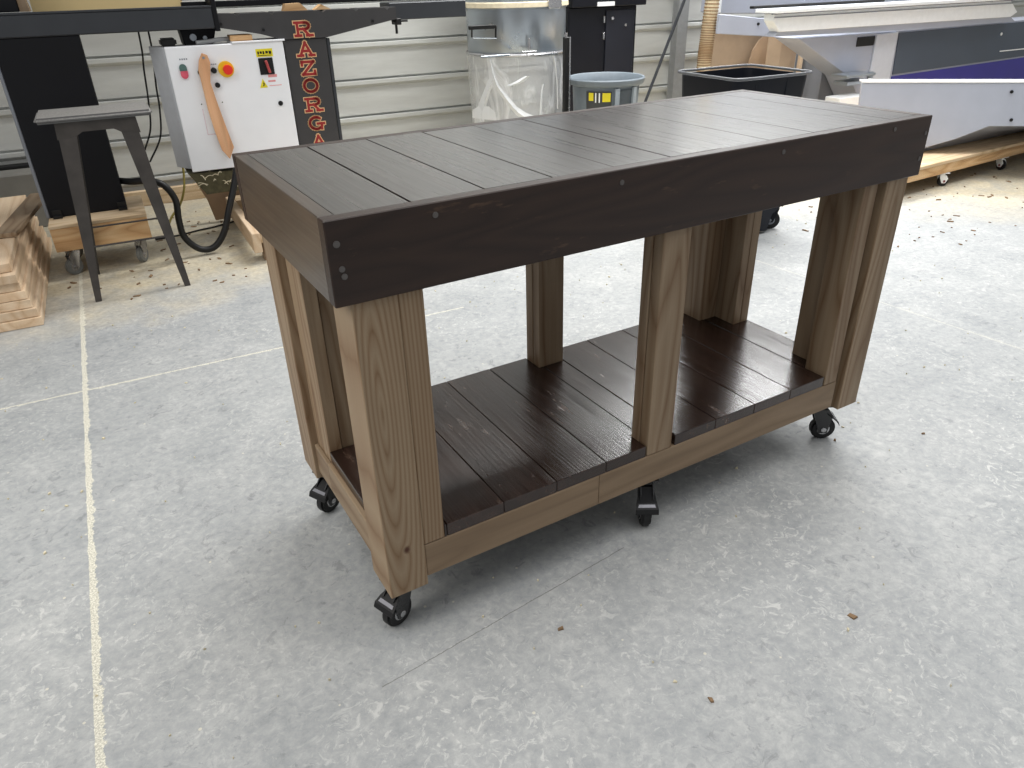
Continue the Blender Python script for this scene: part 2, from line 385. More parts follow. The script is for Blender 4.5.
# tabletop planks inside the apron frame
b = newbm(); xs = [.034, .194, .366, .540, .712, .886, 1.058, 1.230, 1.402, 1.574, 1.738, 1.857]
gp = [.0012, .0045, .003, .0055, .0006, .0028, .0004, .0004, .0004, .0004, .0004, .001]
for i in range(len(xs)-1):
    bx(b, xs[i]+gp[i]/2, xs[i+1]-gp[i+1]/2, .0345, .7285, -.034, -.0004+.0004*((i*7) % 3-1), bev=.0004)
tb.part('tabletop', b, dark_y)
b = newbm(); bx(b, .034, 1.857, .034, .729, -.044, -.0345, bev=0); tb.part('top_underlay', b, plain('dark_gap', srgb(12, 9, 8), .9, spec=.1))
b = newbm(); bx(b, 0, 1.891, 0, .034, -.178, 0, bev=.0018); tb.part('apron_board', b, dark_x)
b = newbm(); bx(b, 0, 1.891, .729, .763, -.178, 0, bev=.0018); tb.part('apron_board', b, dark_x)
b = newbm(); bx(b, .0006, .034, .0345, .7285, -.178, 0, bev=.0015); tb.part('apron_board', b, dark_e_lit)
b = newbm(); bx(b, 1.857, 1.8904, .0345, .7285, -.178, 0, bev=.0015); tb.part('apron_board', b, dark_e_lit)
for x, zz in [(.020, -.048), (.024, -.099), (.027, -.115), (.232, -.026), (.711, -.030), (1.250, -.028), (1.716, -.022), (1.873, -.050), (1.872, -.125)]:
    b = newbm(); cyl(b, (x*S, .001, Z(zz)), (x*S, -.0016, Z(zz)), .0052 if x > .1 or zz < -.05 else .0058, seg=14, bev=.0006); tb.part('screw_head', b, screwm)
# legs: full-height outer board plus the shorter laminated boards standing on the rail
TOPZ = -.045
def lam(b, x0, x1, y0, y1, z0):
    """a board that passes behind the apron and stands shouldered out in front of it below"""
    bx(b, x0, x1, y0, y1, z0, -.1785, bev=.0018)
    bx(b, x0+.0004, x1-.0004, max(y0, .0345), min(y1, .7285), -.1785, TOPZ, bev=0, rnd=.5)
def leg(*boards, mat=None):
    b = newbm()
    for e in boards: lam(b, *e[:4], e[4] if len(e) > 4 else -.864)
    tb.part('leg', b, mat or brown_z)
F0, B0 = .0105, .7525
leg((.034, .138, F0, .139, -.996), (.1385, .196, F0+.001, .10), (.106, .146, .1395, .18), (.1465, .19, .1395, .18), mat=brown_fl)
leg((1.757, 1.857, F0, .139, -.996), (1.650, 1.712, F0+.001, .10), (1.716, 1.7565, .040, .10, -.99), (1.700, 1.741, .1005, .20), (1.7415, 1.785, .1395, .20))
leg((.034, .138, .625, B0, -.996), (.058, .098, .50, .6245, -.99), (.0985, .142, .505, .6245), (.1425, .19, .56, .70))
leg((1.757, 1.857, .62, B0, -.996), (1.622, 1.707, .595, .70), (1.7075, 1.745, .497, .70), (1.7455, 1.7865, .497, .6195))
leg((.866, .960, F0+.001, .050), (.862, .958, .0508, .085))
leg((.872, .973, .611, .652), (.870, .971, .653, .695))
# rails
b = newbm(); bx(b, .1385, .690, .0115, .047, -.970, -.866, bev=.0018); bx(b, .6908, 1.7155, .0115, .047, -.970, -.866, bev=.0018); tb.part('rail', b, brown_x)
b = newbm(); bx(b, .1385, 1.7565, .706, .742, -.970, -.866, bev=.0018); tb.part('rail', b, brown_x)
b = newbm(); bx(b, .046, .081, .1395, .4995, -.970, -.866, bev=.0015); bx(b, .046, .0575, .50, .6245, -.970, -.866, bev=.0015); tb.part('rail', b, brown_y)
b = newbm(); bx(b, 1.810, 1.845, .1395, .6195, -.970, -.866, bev=.0018); tb.part('rail', b, brown_y)
# shelf boards, notched round the legs
b = newbm(); rn = random.Random(3)
def sh(x0, x1, y0, y1, r): bx(b, x0+.0009, x1-.0009, y0, y1, -.8655, -.828, bev=.0012, rnd=r)
def shp(pts, r):
    k = prism(b, [(x*S, y*S) for x, y in pts], 2, Z(-.8655), Z(-.828), rnd=r, bev=.0012)
g = .0009
shp([(.0585, .181), (.197, .181), (.197, .013), (.205-g, .013), (.205-g, .70), (.197, .70), (.197, .499), (.0585, .499)], .11)
sh(.205, .375, .013, .70, .37); sh(.375, .545, .013, .70, .58); sh(.545, .715, .013, .70, .71)
shp([(.715+g, .013), (.861, .013), (.861, .086), (.886-g, .086), (.886-g, .609), (.869, .609), (.869, .70), (.715+g, .70)], .23)
sh(.886, .973, .087, .609, .83)
sh(.974, 1.141, .013, .70, .47); sh(1.141, 1.311, .013, .70, .15); sh(1.311, 1.479, .013, .70, .92)
sh(1.479, 1.644, .013, .70, .66)
shp([(1.6445+g, .1015), (1.699, .1015), (1.699, .2015), (1.785, .2015), (1.785, .496), (1.706, .496), (1.706, .594), (1.6445+g, .594)], .29)
tb.part('shelf', b, dark_sh)

# casters: one builder, used for the bench and both dollies
def caster(th_, parent, x, y, top, rz, m_metal, m_wheel, rad=.036, pedal=True, plate=None, hub=None, lean=.02):
    """swivel caster hanging below z=top at x,y (frame coordinates of the thing); wheel touches z=0"""
    q = Matrix.Rotation(rz, 4, 'Z'); q.translation = Vector((x, y, 0))
    def fin(b): bmesh.ops.transform(b, matrix=q, verts=b.verts); return b
    ax = -lean                              # the wheel trails the stem
    b = newbm(); box(b, -.036, .036, -.028, .028, top-.005, top-.0006, .001); cyl(b, (0, 0, top-.005), (0, 0, top-.020), .020, .017, 18)
    body = th_.part('caster', fin(b), plate or m_metal, parent=parent, smooth=True)
    b = newbm()
    for sd in (-1, 1):
        y0 = sd*.0155
        prism(b, [(-.022, top-.018), (.020, top-.018), (.016, top-.036), (ax+.014, rad-.012), (ax-.010, rad-.012), (-.030+ax*.5, top-.040)], 1, y0-.0015, y0+.0015)
    box(b, -.022, .020, -.017, .017, top-.022, top-.017, .001)
    th_.part('fork', fin(b), m_metal, parent=body)
    b = newbm(); cyl(b, (ax, -.0125, rad), (ax, .0125, rad), rad, seg=28, bev=.005); th_.part('wheel', fin(b), m_wheel, parent=body, smooth=True)
    b = newbm(); cyl(b, (ax, -.0195, rad), (ax, .0195, rad), .0075, seg=12); cyl(b, (ax, -.0135, rad), (ax, .0135, rad), rad*.5, seg=20); th_.part('axle', fin(b), hub or chrome, parent=body, smooth=True)
    if pedal:
        def sheet(b, P, th_k=.003):       # a flared plate given as stations (x, z, half width)
            for (xa, za, wa), (xb, zb, wb) in zip(P, P[1:]):
                frustum(b, [(xa, -wa, za), (xa, wa, za), (xa, wa, za-th_k), (xa, -wa, za-th_k)], [(xb, -wb, zb), (xb, wb, zb), (xb, wb, zb-th_k), (xb, -wb, zb-th_k)])
        e_ = rad+.030
        b = newbm(); sheet(b, [(.002, top-.022, .014), (-.020, top-.030, .017), (-.040, e_+.014, .026), (-.054, e_+.004, .029), (-.058, e_-.006, .029)]); th_.part('brake_pedal', fin(b), pedalm, parent=body)
        b = newbm(); sheet(b, [(-.0435, e_+.0122, .020), (-.0500, e_+.0076, .022)], .0006)  # pale stripe: a highlight put into the pedal's colour
        th_.part('pedal_highlight', fin(b), plain('pedal_highlight_paint', srgb(128, 128, 134), .4, .4), parent=body)
    return body
lt = Z(-.996); rt_ = Z(-.970)
caster(tb, tb.e, .088*S, .085*S, lt, R(20), black_m, rubber)
caster(tb, tb.e, .088*S, .665*S, lt, R(26), black_m, rubber)
caster(tb, tb.e, 1.757*S, .085*S, lt, R(146), black_m, rubber)
caster(tb, tb.e, 1.800*S, .665*S, lt, R(160), black_m, rubber)
caster(tb, tb.e, .912*S, .060*S, rt_, R(58), black_m, rubber)
caster(tb, tb.e, .930*S, .690*S, rt_, R(30), black_m, rubber)

# ---------------------------------------------------------------- metal stool
st = Thing('metal_stool', 'dusty dark grey metal stool with splayed legs in front of the black machine panel', 'stool', (-.32, 2.72, 0), True)
b = newbm(); box(b, -.535, -.088, 2.575, 2.875, .758, .782, .010, seg=3); st.part('seat', b, dustseat, smooth=True)
cx, cy = -.312, 2.722
def sleg(sx, sy):
    """L-section sheet leg: wide under the seat, narrow at the foot"""
    b = newbm(); tx, ty = cx+sx*.150, cy+sy*.115; fx, fy = cx+sx*.203, cy+sy*.204
    wt, wf, k = .072, .026, .006
    def ring(x, y, w, z): return [(x, y, z), (x-sx*w, y, z), (x-sx*w, y-sy*k, z), (x-sx*k, y-sy*k, z), (x-sx*k, y-sy*w, z), (x, y-sy*w, z)]
    zs_ = [0, .35, .758]; rs = [ring(fx+(tx-fx)*q/.758, fy+(ty-fy)*q/.758, wf+(wt-wf)*q/.758, q) for q in zs_]
    for a_, c_ in zip(rs, rs[1:]): frustum(b, a_, c_)
    st.part('leg', b, stoolm)
for sx in (-1, 1):
    for sy in (-1, 1): sleg(sx, sy)
b = newbm()
for sy in (-1, 1):
    y = cy+sy*.121; prism(b, [(cx-.155, .757), (cx+.155, .757), (cx+.160, .69), (cx+.085, .70), (cx+.06, .715), (cx-.06, .715), (cx-.085, .70), (cx-.160, .69)], 1, y-.002, y+.002)
for sx in (-1, 1):
    x = cx+sx*.153; prism(b, [(cy-.118, .757), (cy+.118, .757), (cy+.122, .69), (cy+.06, .70), (cy+.04, .715), (cy-.04, .715), (cy-.06, .70), (cy-.122, .69)], 0, x-.002, x+.002)
st.part('seat_apron', b, stoolm)
q = .24; f_ = .203+(.150-.203)*q/.758-.006; g_ = .204+(.115-.204)*q/.758-.006
for p0, p1 in (((-1, -1), (1, -1)), ((-1, 1), (1, 1)), ((-1, -1), (-1, 1)), ((1, -1), (1, 1))):
    b = newbm(); tube(b, [(cx+f_*p0[0], cy+g_*p0[1], q), (cx+f_*p1[0], cy+g_*p1[1], q)], .0045, 8, 1); st.part('brace', b, stoolm, smooth=True)

# ---------------------------------------------------------------- lumber stack at the left edge
xs_ = [-.715, -.722, -.735, -.742, -.752, -.752, -.764]; ys_ = [2.35, 2.36, 2.37, 2.375, 2.38, 2.36, 2.40]
names = ['bottom board of the pale lumber stack by the left edge, lying on the floor', 'second board up in the pale lumber stack', 'third board up in the pale lumber stack', 'middle board of the pale lumber stack, fourth up',
         'fifth board up in the pale lumber stack', 'sixth board up in the pale lumber stack, second from the top', 'top board of the pale lumber stack beside the stool']
for i in range(7):
    b = newbm(); box(b, -.31, 0, 0, 1.28-.03*(i % 3), .0005, .0375, .002)
    o = (xs_[i], ys_[i], i*.0385)
    ob = link('lumber_board', b, pine_y); ob.location = W(*o); ob.rotation_euler.z = A+R([0, .2, -.3, .2, .1, -.3, .2][i])
    ob['label'] = names[i]; ob['category'] = 'board'; ob['group'] = 'boards in the lumber stack'
b = newbm(); box(b, -.045, .045, 0, .78, 0, .022, .002)
ob = link('lumber_offcut', b, brown_y); ob.location = W(-.80, 2.80, .2705); ob.rotation_euler = (0, 0, A+R(-8)); ob['label'] = 'dark narrow board lying on top of the pale lumber stack'; ob['category'] = 'board'

# ---------------------------------------------------------------- black panel box on its wooden dolly
d = Thing('wooden_dolly', 'small wooden dolly on grey casters under the black upright panel', 'dolly', (-.42, 3.1, 0), True)
b = newbm(); box(b, -.640, -.215, 2.93, 2.965, .135, .245, .002); d.part('frame_board', b, pine_x)
b = newbm(); box(b, -.640, -.215, 3.315, 3.35, .135, .245, .002); d.part('frame_board', b, pine_x)
b = newbm(); box(b, -.640, -.605, 2.966, 3.314, .135, .244, .002); d.part('frame_board', b, pine_y)
b = newbm(); box(b, -.250, -.215, 2.966, 3.314, .135, .244, .002); d.part('frame_board', b, pine_y)
b = newbm(); box(b, -.642, -.213, 2.928, 3.352, .2455, .262, .002); d.part('deck', b, ply)
for x, y, rz in ((-.575, 3.00, 30), (-.27, 3.03, 60), (-.575, 3.27, 20), (-.27, 3.27, 100)):
    caster(d, d.e, x, y, .134, R(rz), chrome, plain('grey_wheel', srgb(112, 114, 112), .6), rad=.042, pedal=False)
bpn = Thing('control_enclosure', 'tall matte black enclosure standing on the small wooden dolly behind the stool', 'enclosure', (-.46, 3.15, .262), True)
b = newbm(); box(b, -.634, -.290, 3.085, 3.30, .263, 1.0575, .004); bpn.part('housing', b, blackp)
b = newbm(); box(b, -.650, -.6345, 3.09, 3.11, .263, 1.05, .003); bpn.part('side_bracket', b, greym)
for x in (-.60, -.31):
    b = newbm(); box(b, x-.02, x+.02, 3.055, 3.084, .263, .275, .001); box(b, x-.02, x+.02, 3.078, 3.084, .263, .30, .001); bpn.part('foot_bracket', b, rubber)

# ---------------------------------------------------------------- saw station: beam, T stand with lettering
sw = Thing('saw_stand', 'dark grey T-shaped machine stand with red vertical lettering and long beam', 'machine', (.73, 3.15, 0), True)
b = newbm(); prism(b, [(.622, 0.165), (.842, 0.165), (.842, .990), (.622, .990)], 1, 3.10, 3.24, bev=.004); sw.part('column', b, charc2)
b = newbm(); box(b, .845, .862, 3.105, 3.235, .165, .985, .002); sw.part('column_edge_strip', b, charc)
b = newbm(); box(b, .50, .98, 2.98, 3.40, .161-.0, .1645, .001); sw.part('base_plate', b, charc2)
head = [(.316, 1.060), (.512, 1.022), (.62, .9905), (.845, .9905), (1.235, 1.060), (1.235, 1.117), (1.20, 1.117), (1.185, 1.104), (1.17, 1.117), (1.03, 1.117), (1.015, 1.104), (1.0, 1.117), (.86, 1.117), (.84, 1.107), (.82, 1.117), (.60, 1.117), (.585, 1.104), (.57, 1.117), (.43, 1.117), (.415, 1.104), (.40, 1.118), (.326, 1.119)]
b = newbm(); prism(b, head, 1, 3.09, 3.25); sw.part('head', b, charc2)
for bb in ((.332, 1.075), (.53, 1.04), (1.10, 1.055)):
    b = newbm(); cyl(b, (bb[0], 3.09, bb[1]), (bb[0], 3.083, bb[1]), .007, seg=12); sw.part('bolt', b, rubber)
b = newbm(); box(b, -1.6, .305, 3.08, 3.34, 1.058, 1.150, .005); box(b, -1.6, .305, 3.078, 3.09, 1.148, 1.158, .002); sw.part('infeed_beam', b, charc)
b = newbm(); box(b, .303, .325, 3.075, 3.27, 1.045, 1.185, .003); sw.part('joint_plate', b, blackp)
b = newbm(); box(b, 1.236, 1.695, 3.20, 3.36, 1.050, 1.135, .004); sw.part('outfeed_beam', b, charc)
b = newbm(); box(b, .19, 1.60, 3.255, 3.30, 1.145, 1.172, .003); box(b, .19, 1.6, 3.255, 3.28, 1.18, 1.19, .002); sw.part('fence_rail', b, blackp)
b = newbm(); cyl(b, (1.25, 3.15, 1.04), (1.25, 3.15, .985), .007, seg=10); cyl(b, (1.22, 3.13, 1.048), (1.31, 3.13, 1.048), .006, seg=10); box(b, 1.235, 1.265, 3.10, 3.18, 1.03, 1.062, .003); sw.part('clamp', b, rubber)
# lettering, one letter per part, stroke built, gold edge behind red
def arc(cx_, cz_, rx, rz_, a0, a1, n=10): return [(cx_+rx*math.cos(R(a0+(a1-a0)*i/n)), cz_+rz_*math.sin(R(a0+(a1-a0)*i/n))) for i in range(n+1)]
GL = {'R': [[(-.6, -1), (-.6, 1)], [(-.85, 1), (.2, 1)]+arc(.2, .5, .45, .5, 90, -90, 8)+[(-.6, 0)], [(.0, 0), (.6, -1)], [(-.9, -1), (-.3, -1)], [(.35, -1), (.95, -1)]],
      'A': [[(-.62, -1), (0, 1)], [(0, 1), (.62, -1)], [(-.38, -.3), (.38, -.3)], [(-.9, -1), (-.35, -1)], [(.35, -1), (.9, -1)]],
      'Z': [[(-.65, .5), (-.65, 1), (.65, 1), (-.65, -1), (.7, -1), (.7, -.5)]],
      'O': [arc(0, 0, .72, 1, 0, 360, 20)],
      'G': [arc(0, 0, .72, 1, 50, 330, 16)+[(.66, -.1)], [(.15, -.1), (.9, -.1)], [(.6, -.1), (.6, -1)]],
      'E': [[(-.6, -1), (-.6, 1)], [(-.85, 1), (.65, 1), (.65, .6)], [(-.6, 0), (.35, 0)], [(-.85, -1), (.65, -1), (.65, -.6)]]}
def ribbon(b, pts, wd, y0, y1):
    for p, q in zip(pts, pts[1:]):
        dx, dz = q[0]-p[0], q[1]-p[1]; l = math.hypot(dx, dz) or 1e-6; ux, uz = dx/l, dz/l; e = wd*.5
        a_ = (p[0]-ux*e, p[1]-uz*e); c_ = (q[0]+ux*e, q[1]+uz*e); nx, nz = -uz*wd*.5, ux*wd*.5
        prism(b, [(a_[0]+nx, a_[1]+nz), (c_[0]+nx, c_[1]+nz), (c_[0]-nx, c_[1]-nz), (a_[0]-nx, a_[1]-nz)], 1, y0, y1)
for ch, zc in zip('RAZORGAGE', (1.035, .941, .850, .764, .669, .574, .478, .385, .292)):
    yb = 3.09 if zc > .99 else 3.10
    G = [[(.727+p[0]*.047, zc+p[1]*.030) for p in s_] for s_ in GL[ch]]
    b = newbm()
    for i, s_ in enumerate(G): ribbon(b, s_, .021, yb-.0016-.00005*i, yb-.0002)
    lt_ = sw.part('letter', b, letgold, 'gold outline of a red letter')
    b = newbm()
    for i, s_ in enumerate(G): ribbon(b, s_, .0125, yb-.0030-.00005*i, yb-.0018)
    sw.part('letter_face', b, letred, parent=lt_)
for o0, pts in ((0, [(.655, 1.118), (.668, 1.150), (.742, 1.152), (.778, 1.118)]), (1, [(.812, 1.118), (.850, 1.142), (.888, 1.124), (.90, 1.118)])):
    b = newbm(); prism(b, pts, 1, 3.14, 3.20); single('wood_offcut', b, pine_x, ['larger pale wood offcut on top of the T-shaped machine head', 'smaller pale wood offcut on top of the T-shaped machine head'][o0], 'offcut', (pts[0][0], 3.15, 1.1185))
b = newbm()
prism(b, [(.155, .985), (.29, .985), (.315, 1.056), (.147, 1.056)], 1, 3.16, 3.30, bev=.004); sw.part('saw_motor', b, blackp)
b = newbm(); cyl(b, (.20, 3.15, 1.02), (.20, 3.16, 1.02), .016, seg=14); cyl(b, (.255, 3.15, 1.015), (.255, 3.16, 1.015), .01, seg=14); sw.part('motor_knob', b, steel)

# skid carrying the stand
sk = Thing('timber_skid', 'wooden skid base under the lettered machine stand, beside the black hose', 'skid', (.55, 3.1, 0), True)
b = newbm(); box(b, .225, .265, 2.66, 3.5, .055, .155, .003); sk.part('skid_beam', b, pine_y)
b = newbm(); box(b, .93, .97, 2.66, 3.5, .055, .155, .003); sk.part('skid_beam', b, pine_y)
b = newbm()
for i in range(2): box(b, .266, .929, 2.67+i*.70, 2.80+i*.70, .10, .155, .002)
box(b, .45, .929, 2.82, 3.36, .12, .156, .002)
sk.part('cross_board', b, ply)
for x in (.30, .90):
    for y in (2.72, 3.44): 
        b = newbm(); box(b, x-.03, x+.03, y-.03, y+.03, 0.0, .099, .004); sk.part('foot_block', b, brown_y)

# ---------------------------------------------------------------- white control cabinet
cb = Thing('control_cabinet', 'white metal control cabinet with red emergency stop button below the saw beam', 'cabinet', (.33, 3.18, .40), True)
b = newbm(); prism(b, [(.052, 3.075), (.612, 3.075), (.612, 3.078+.06), (.056, 3.078+.06)], 2, .40, .987, bev=.003)
cb.part('door', b, white)
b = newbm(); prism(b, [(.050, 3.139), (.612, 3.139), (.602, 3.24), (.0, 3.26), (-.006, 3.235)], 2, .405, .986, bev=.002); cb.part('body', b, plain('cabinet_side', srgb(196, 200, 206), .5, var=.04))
b = newbm(); box(b, .365, .622, 3.068, 3.24, .9875, .995, .001); cb.part('lid', b, white)
yc = 3.075
def disc(name, x, z_, r, mat, d_=.008, par=None, lab=None, y=yc):
    b = newbm(); cyl(b, (x, y, z_), (x, y-d_, z_), r, seg=24, bev=min(.0012, d_*.3)); return cb.part(name, b, mat, lab, par, True)
e0 = disc('emergency_stop', .313, .875, .0375, yellow, .012, lab='yellow base of emergency stop')
disc('stop_button', .319, .873, .0225, red, .034, e0, 'red mushroom button')
b = newbm(); prism(b, arc(.116, .893, .017, .018, 0, 180, 10)+[(.099, .88)]+[(.133, .88)][:0]+[(.133, .88)], 1, yc-.007, yc); 
bt = cb.part('start_button', b, tealb, 'grey green start button')
b = newbm(); prism(b, [(.101, .879), (.1, .862)]+arc(.117, .862, .017, .018, 180, 360, 10)+[(.134, .879)], 1, yc-.008, yc); cb.part('stop_key', b, plain('rose_button', srgb(214, 90, 110), .4), 'red stop key')
disc('selector_knob', .254, .873, .0135, rubber, .016); disc('selector_knob', .258, .805, .012, rubber, .016); disc('selector_knob', .190, .868, .012, rubber, .010)
disc('lock', .551, .694, .012, rubber, .006); disc('rivet', .165, .722, .003, rubber, .002); disc('rivet', .265, .723, .003, rubber, .002)
b = newbm(); box(b, .471, .553, yc-.0012, yc, .919, .956, 0); yl = cb.part('warning_label', b, yel2)
b = newbm()
for i, (x0, x1) in enumerate([(.478, .486), (.490, .500), (.504, .512), (.518, .530), (.534, .546)]):
    box(b, x0, x1, yc-.0018, yc-.0012, .931+.003*(i % 2), .945, 0)
box(b, .478, .546, yc-.0018, yc-.0012, .924, .927, 0); cb.part('label_print', b, rubber, parent=yl)
b = newbm(); box(b, .476, .547, yc-.004, yc, .836, .914, .001); si = cb.part('isolator_plate', b, rubber)
b = newbm(); box(b, -.006, .006, -.016, 0, -.03, .03, .002, rot=Matrix.Rotation(R(-12), 3, 'Y'))
for v in b.verts: v.co += Vector((.516, yc-.004, .873))
cb.part('isolator_handle', b, plain('dull_red', srgb(170, 70, 70), .4), parent=si)
b = newbm(); prism(b, [(.462, .775), (.502, .775), (.482, .818)], 1, yc-.0012, yc); wt_ = cb.part('warning_triangle', b, yel2)
b = newbm(); prism(b, [(.478, .783), (.484, .783), (.489, .797), (.483, .797), (.486, .808), (.479, .794), (.483, .794)], 1, yc-.002, yc-.0012); cb.part('bolt_symbol', b, rubber, parent=wt_)
b = newbm(); box(b, .512, .556, yc-.001, yc, .822, .835, 0); box(b, .508, .545, yc-.001, yc, .800, .808, 0); box(b, .51, .572, yc-.001, yc, .781, .784, 0); cb.part('printed_notice', b, pink)
b = newbm()
for r_ in ((.163, .167, .577, .700), (.163, .235, .574, .578)): box(b, r_[0], r_[1], yc-.0007, yc, r_[2], r_[3], 0)
cb.part('label_outline', b, plain('faint_pink', srgb(224, 206, 214), .5))
b = newbm()
for i in range(4): box(b, .108+i*.010, .114+i*.010, yc-.0007, yc, .928, .935, 0)
for i in range(4): box(b, .240+i*.009, .246+i*.009, yc-.0007, yc, .898, .903, 0)
cb.part('small_print', b, greym)
# things on and round the cabinet
b = newbm(); prism(b, [(.193, .924), (.181, .879), (.184, .815), (.187, .702), (.198, .595), (.213, .499), (.243, .450), (.274, .507), (.258, .598), (.239, .716), (.225, .821), (.234, .870), (.243, .911), (.236, .945), (.213, .955)], 1, 3.045, 3.057, bev=.001)
ps = single('push_stick', b, stick_w, 'long tan wooden push stick hanging on the front of the white cabinet', 'push stick', (.22, 3.05, .95))
b = newbm(); cyl(b, (.216, 3.044, .934), (.216, 3.0735, .934), .006, seg=12); cb.part('hook', b, steel)
b = newbm(); box(b, .045, .118, 3.12, 3.22, .988, 1.022, .008, seg=2); single('junction_box', b, rubber, 'small black box on the left end of the white cabinet', 'box', (.08, 3.15, .988), smooth=True)
b = newbm(); box(b, .366, .472, 3.10, 3.20, .9955, 1.022, .002); single('wood_block', b, pine_x, 'pale wood block lying on the lid of the white cabinet', 'block', (.42, 3.15, .9955))
b = newbm(); tube(b, [(.205, 3.11, .998), (.26, 3.12, 1.0), (.31, 3.12, 1.006), (.36, 3.14, 1.006)], .010, 8, 4); single('air_hose_end', b, postm, 'short grey hose end lying on top of the white cabinet', 'hose', (.28, 3.12, .988), smooth=True)
# tray of shavings under the cabinet
tr = Thing('drip_tray', 'olive tray full of wood shavings hung under the white cabinet', 'tray', (.3, 3.2, .3), True)
b = newbm(); frustum(b, [(.10, 3.12, .27), (.60, 3.12, .27), (.60, 3.3, .27), (.10, 3.3, .27)], [(.03, 3.09, .392), (.61, 3.09, .365), (.61, 3.36, .365), (.03, 3.36, .392)]); tr.part('pan', b, oliv)
b = newbm(); rr = random.Random(5)
for i in range(70):
    p = Vector((rr.uniform(.06, .55), rr.uniform(3.06, 3.14), rr.uniform(.32, .385))); d_ = Vector((rr.uniform(-.05, .05), rr.uniform(-.02, .01), rr.uniform(-.03, .015)))
    tube(b, [p, p+d_*.5+Vector((0, 0, .008)), p+d_], .0022, 5, 3)
sv = tr.part('shavings', b, shav); sv['kind'] = 'stuff'
for n_, (x, y_, lab) in enumerate([(.245, 3.34, 'brown board leaning behind the black hose, below the white cabinet')]):
    b = newbm(); prism(b, [(.07, .30), (.50, .27), (.50, .02), (.15, .02), (.13, .14)], 1, 3.53, 3.55); single('leaning_board', b, brownb, lab, 'board', (.25, 3.54, .02))
b = newbm(); box(b, -.60, .42, 4.20, 4.245, 0.0, .095, .003); single('wall_plank', b, ply, 'low dusty tan plank on edge against the foot of the ribbed wall', 'plank', (-.1, 4.22, 0))

b = newbm(); tube(b, [(-.286, 3.16, .385), (-.24, 3.06, .395), (-.16, 2.98, .405), (-.10, 2.95, .378), (-.066, 2.95, .302), (-.073, 2.95, .202), (-.066, 2.95, .110), (-.007, 2.95, .038), (.065, 2.95, .036), (.128, 2.95, .105), (.178, 2.96, .220), (.225, 2.98, .32), (.26, 3.0, .41)], .0165, 12)
single('black_hose', b, rubber, 'thick black hose looping down to the floor between stool and white cabinet', 'hose', (0, 2.95, .02), smooth=True)
b = newbm(); tube(b, [(.035, 3.44, .40), (.030, 3.43, .33), (.009, 3.4, .247), (-.03, 3.4, .168), (-.083, 3.38, .119), (-.12, 3.35, .07)], .006, 8)
single('yellow_cord', b, yelcord, 'thin yellow-green cord hanging under the left edge of the white cabinet', 'cord', (0, 3.38, .1), smooth=True)
for nm, pts in (('left of the two thin black cords hanging from the saw beam', [(-.031, 3.29, 1.056), (-.036, 3.3, .96), (-.048, 3.3, .877), (-.062, 3.3, .737), (-.085, 3.3, .60), (-.137, 3.3, .497)]),
                ('right thin black cord hanging from the saw beam beside the white cabinet', [(.014, 3.29, 1.056), (.010, 3.3, .95), (-.010, 3.3, .80), (-.020, 3.3, .684), (-.05, 3.3, .55), (-.128, 3.3, .434)])):
    b = newbm(); tube(b, pts, .0045, 8); single('hanging_cord', b, rubber, nm, 'cord', (pts[0][0], 3.3, 1.05), smooth=True, group='cords hanging from the beam')
b = newbm(); tube(b, [(-.20, 3.37, .006), (-.08, 3.38, .006), (.03, 3.42, .006), (.131, 3.446, .006), (.25, 3.50, .006)], .005, 8); single('floor_cord', b, rubber, 'thin black cord lying on the dusty floor beneath the white cabinet', 'cord', (0, 3.4, .006), smooth=True)

# cream sheet and dark box behind the beam
b = newbm(); prism(b, [(-.455, 1.152), (.20, 1.152), (.20, 1.60), (-.455, 1.60)], 1, 3.31, 3.33); single('cream_sheet', b, cream, 'cream-coloured sheet standing behind the left saw beam', 'sheet', (-.13, 3.32, 1.152))
bxk = Thing('tool_case', 'dark case with brown edge standing on the left end of the saw beam', 'case', (-.6, 3.2, 1.158), True)
b = newbm(); box(b, -.72, -.495, 3.12, 3.24, 1.159, 1.34, .004); bxk.part('case_body', b, blackp)
b = newbm(); prism(b, [(-.494, 1.159), (-.455, 1.159), (-.468, 1.25), (-.46, 1.34), (-.494, 1.34)], 1, 3.12, 3.24); bxk.part('edge_band', b, brown_z)

# ---------------------------------------------------------------- dust collector drum with clear bag
dc = Thing('dust_collector', 'silver dust collector drum with clear plastic collection bag by the ribbed wall', 'dust collector', (2.315, 3.77, 0), True)
c0 = (2.315, 3.77, 0)
b = newbm(); lathe(b, [(0, .805), (.330, .805), (.334, .81), (.334, 1.062), (.340, 1.065), (.340, 1.072), (.334, 1.075), (.334, 1.55), (0, 1.56)], c0, 64); dc.part('drum', b, steel, smooth=True)
b = newbm(); lathe(b, [(.334, 1.070), (.352, 1.074), (.350, 1.10), (.334, 1.105)], c0, 64); dc.part('top_rim', b, plain('rim_cream', srgb(226, 214, 186), .5), 'cream rim around the top of the drum', smooth=True)
b = newbm(); lathe(b, [(.336, .788), (.347, .792), (.349, .800), (.344, .808), (.336, .810), (.336, .788)], c0, 64); dc.part('clamp_band', b, chrome, smooth=True)
rr = random.Random(11); seg = 120; prof_ = [(.340, .81), (.340, .76), (.337, .68), (.332, .60), (.330, .50), (.330, .40), (.334, .28), (.325, .14), (.27, .04), (.0, .03)]
b = newbm(); ph = [rr.uniform(0, 6.28) for _ in range(6)]; rings = []
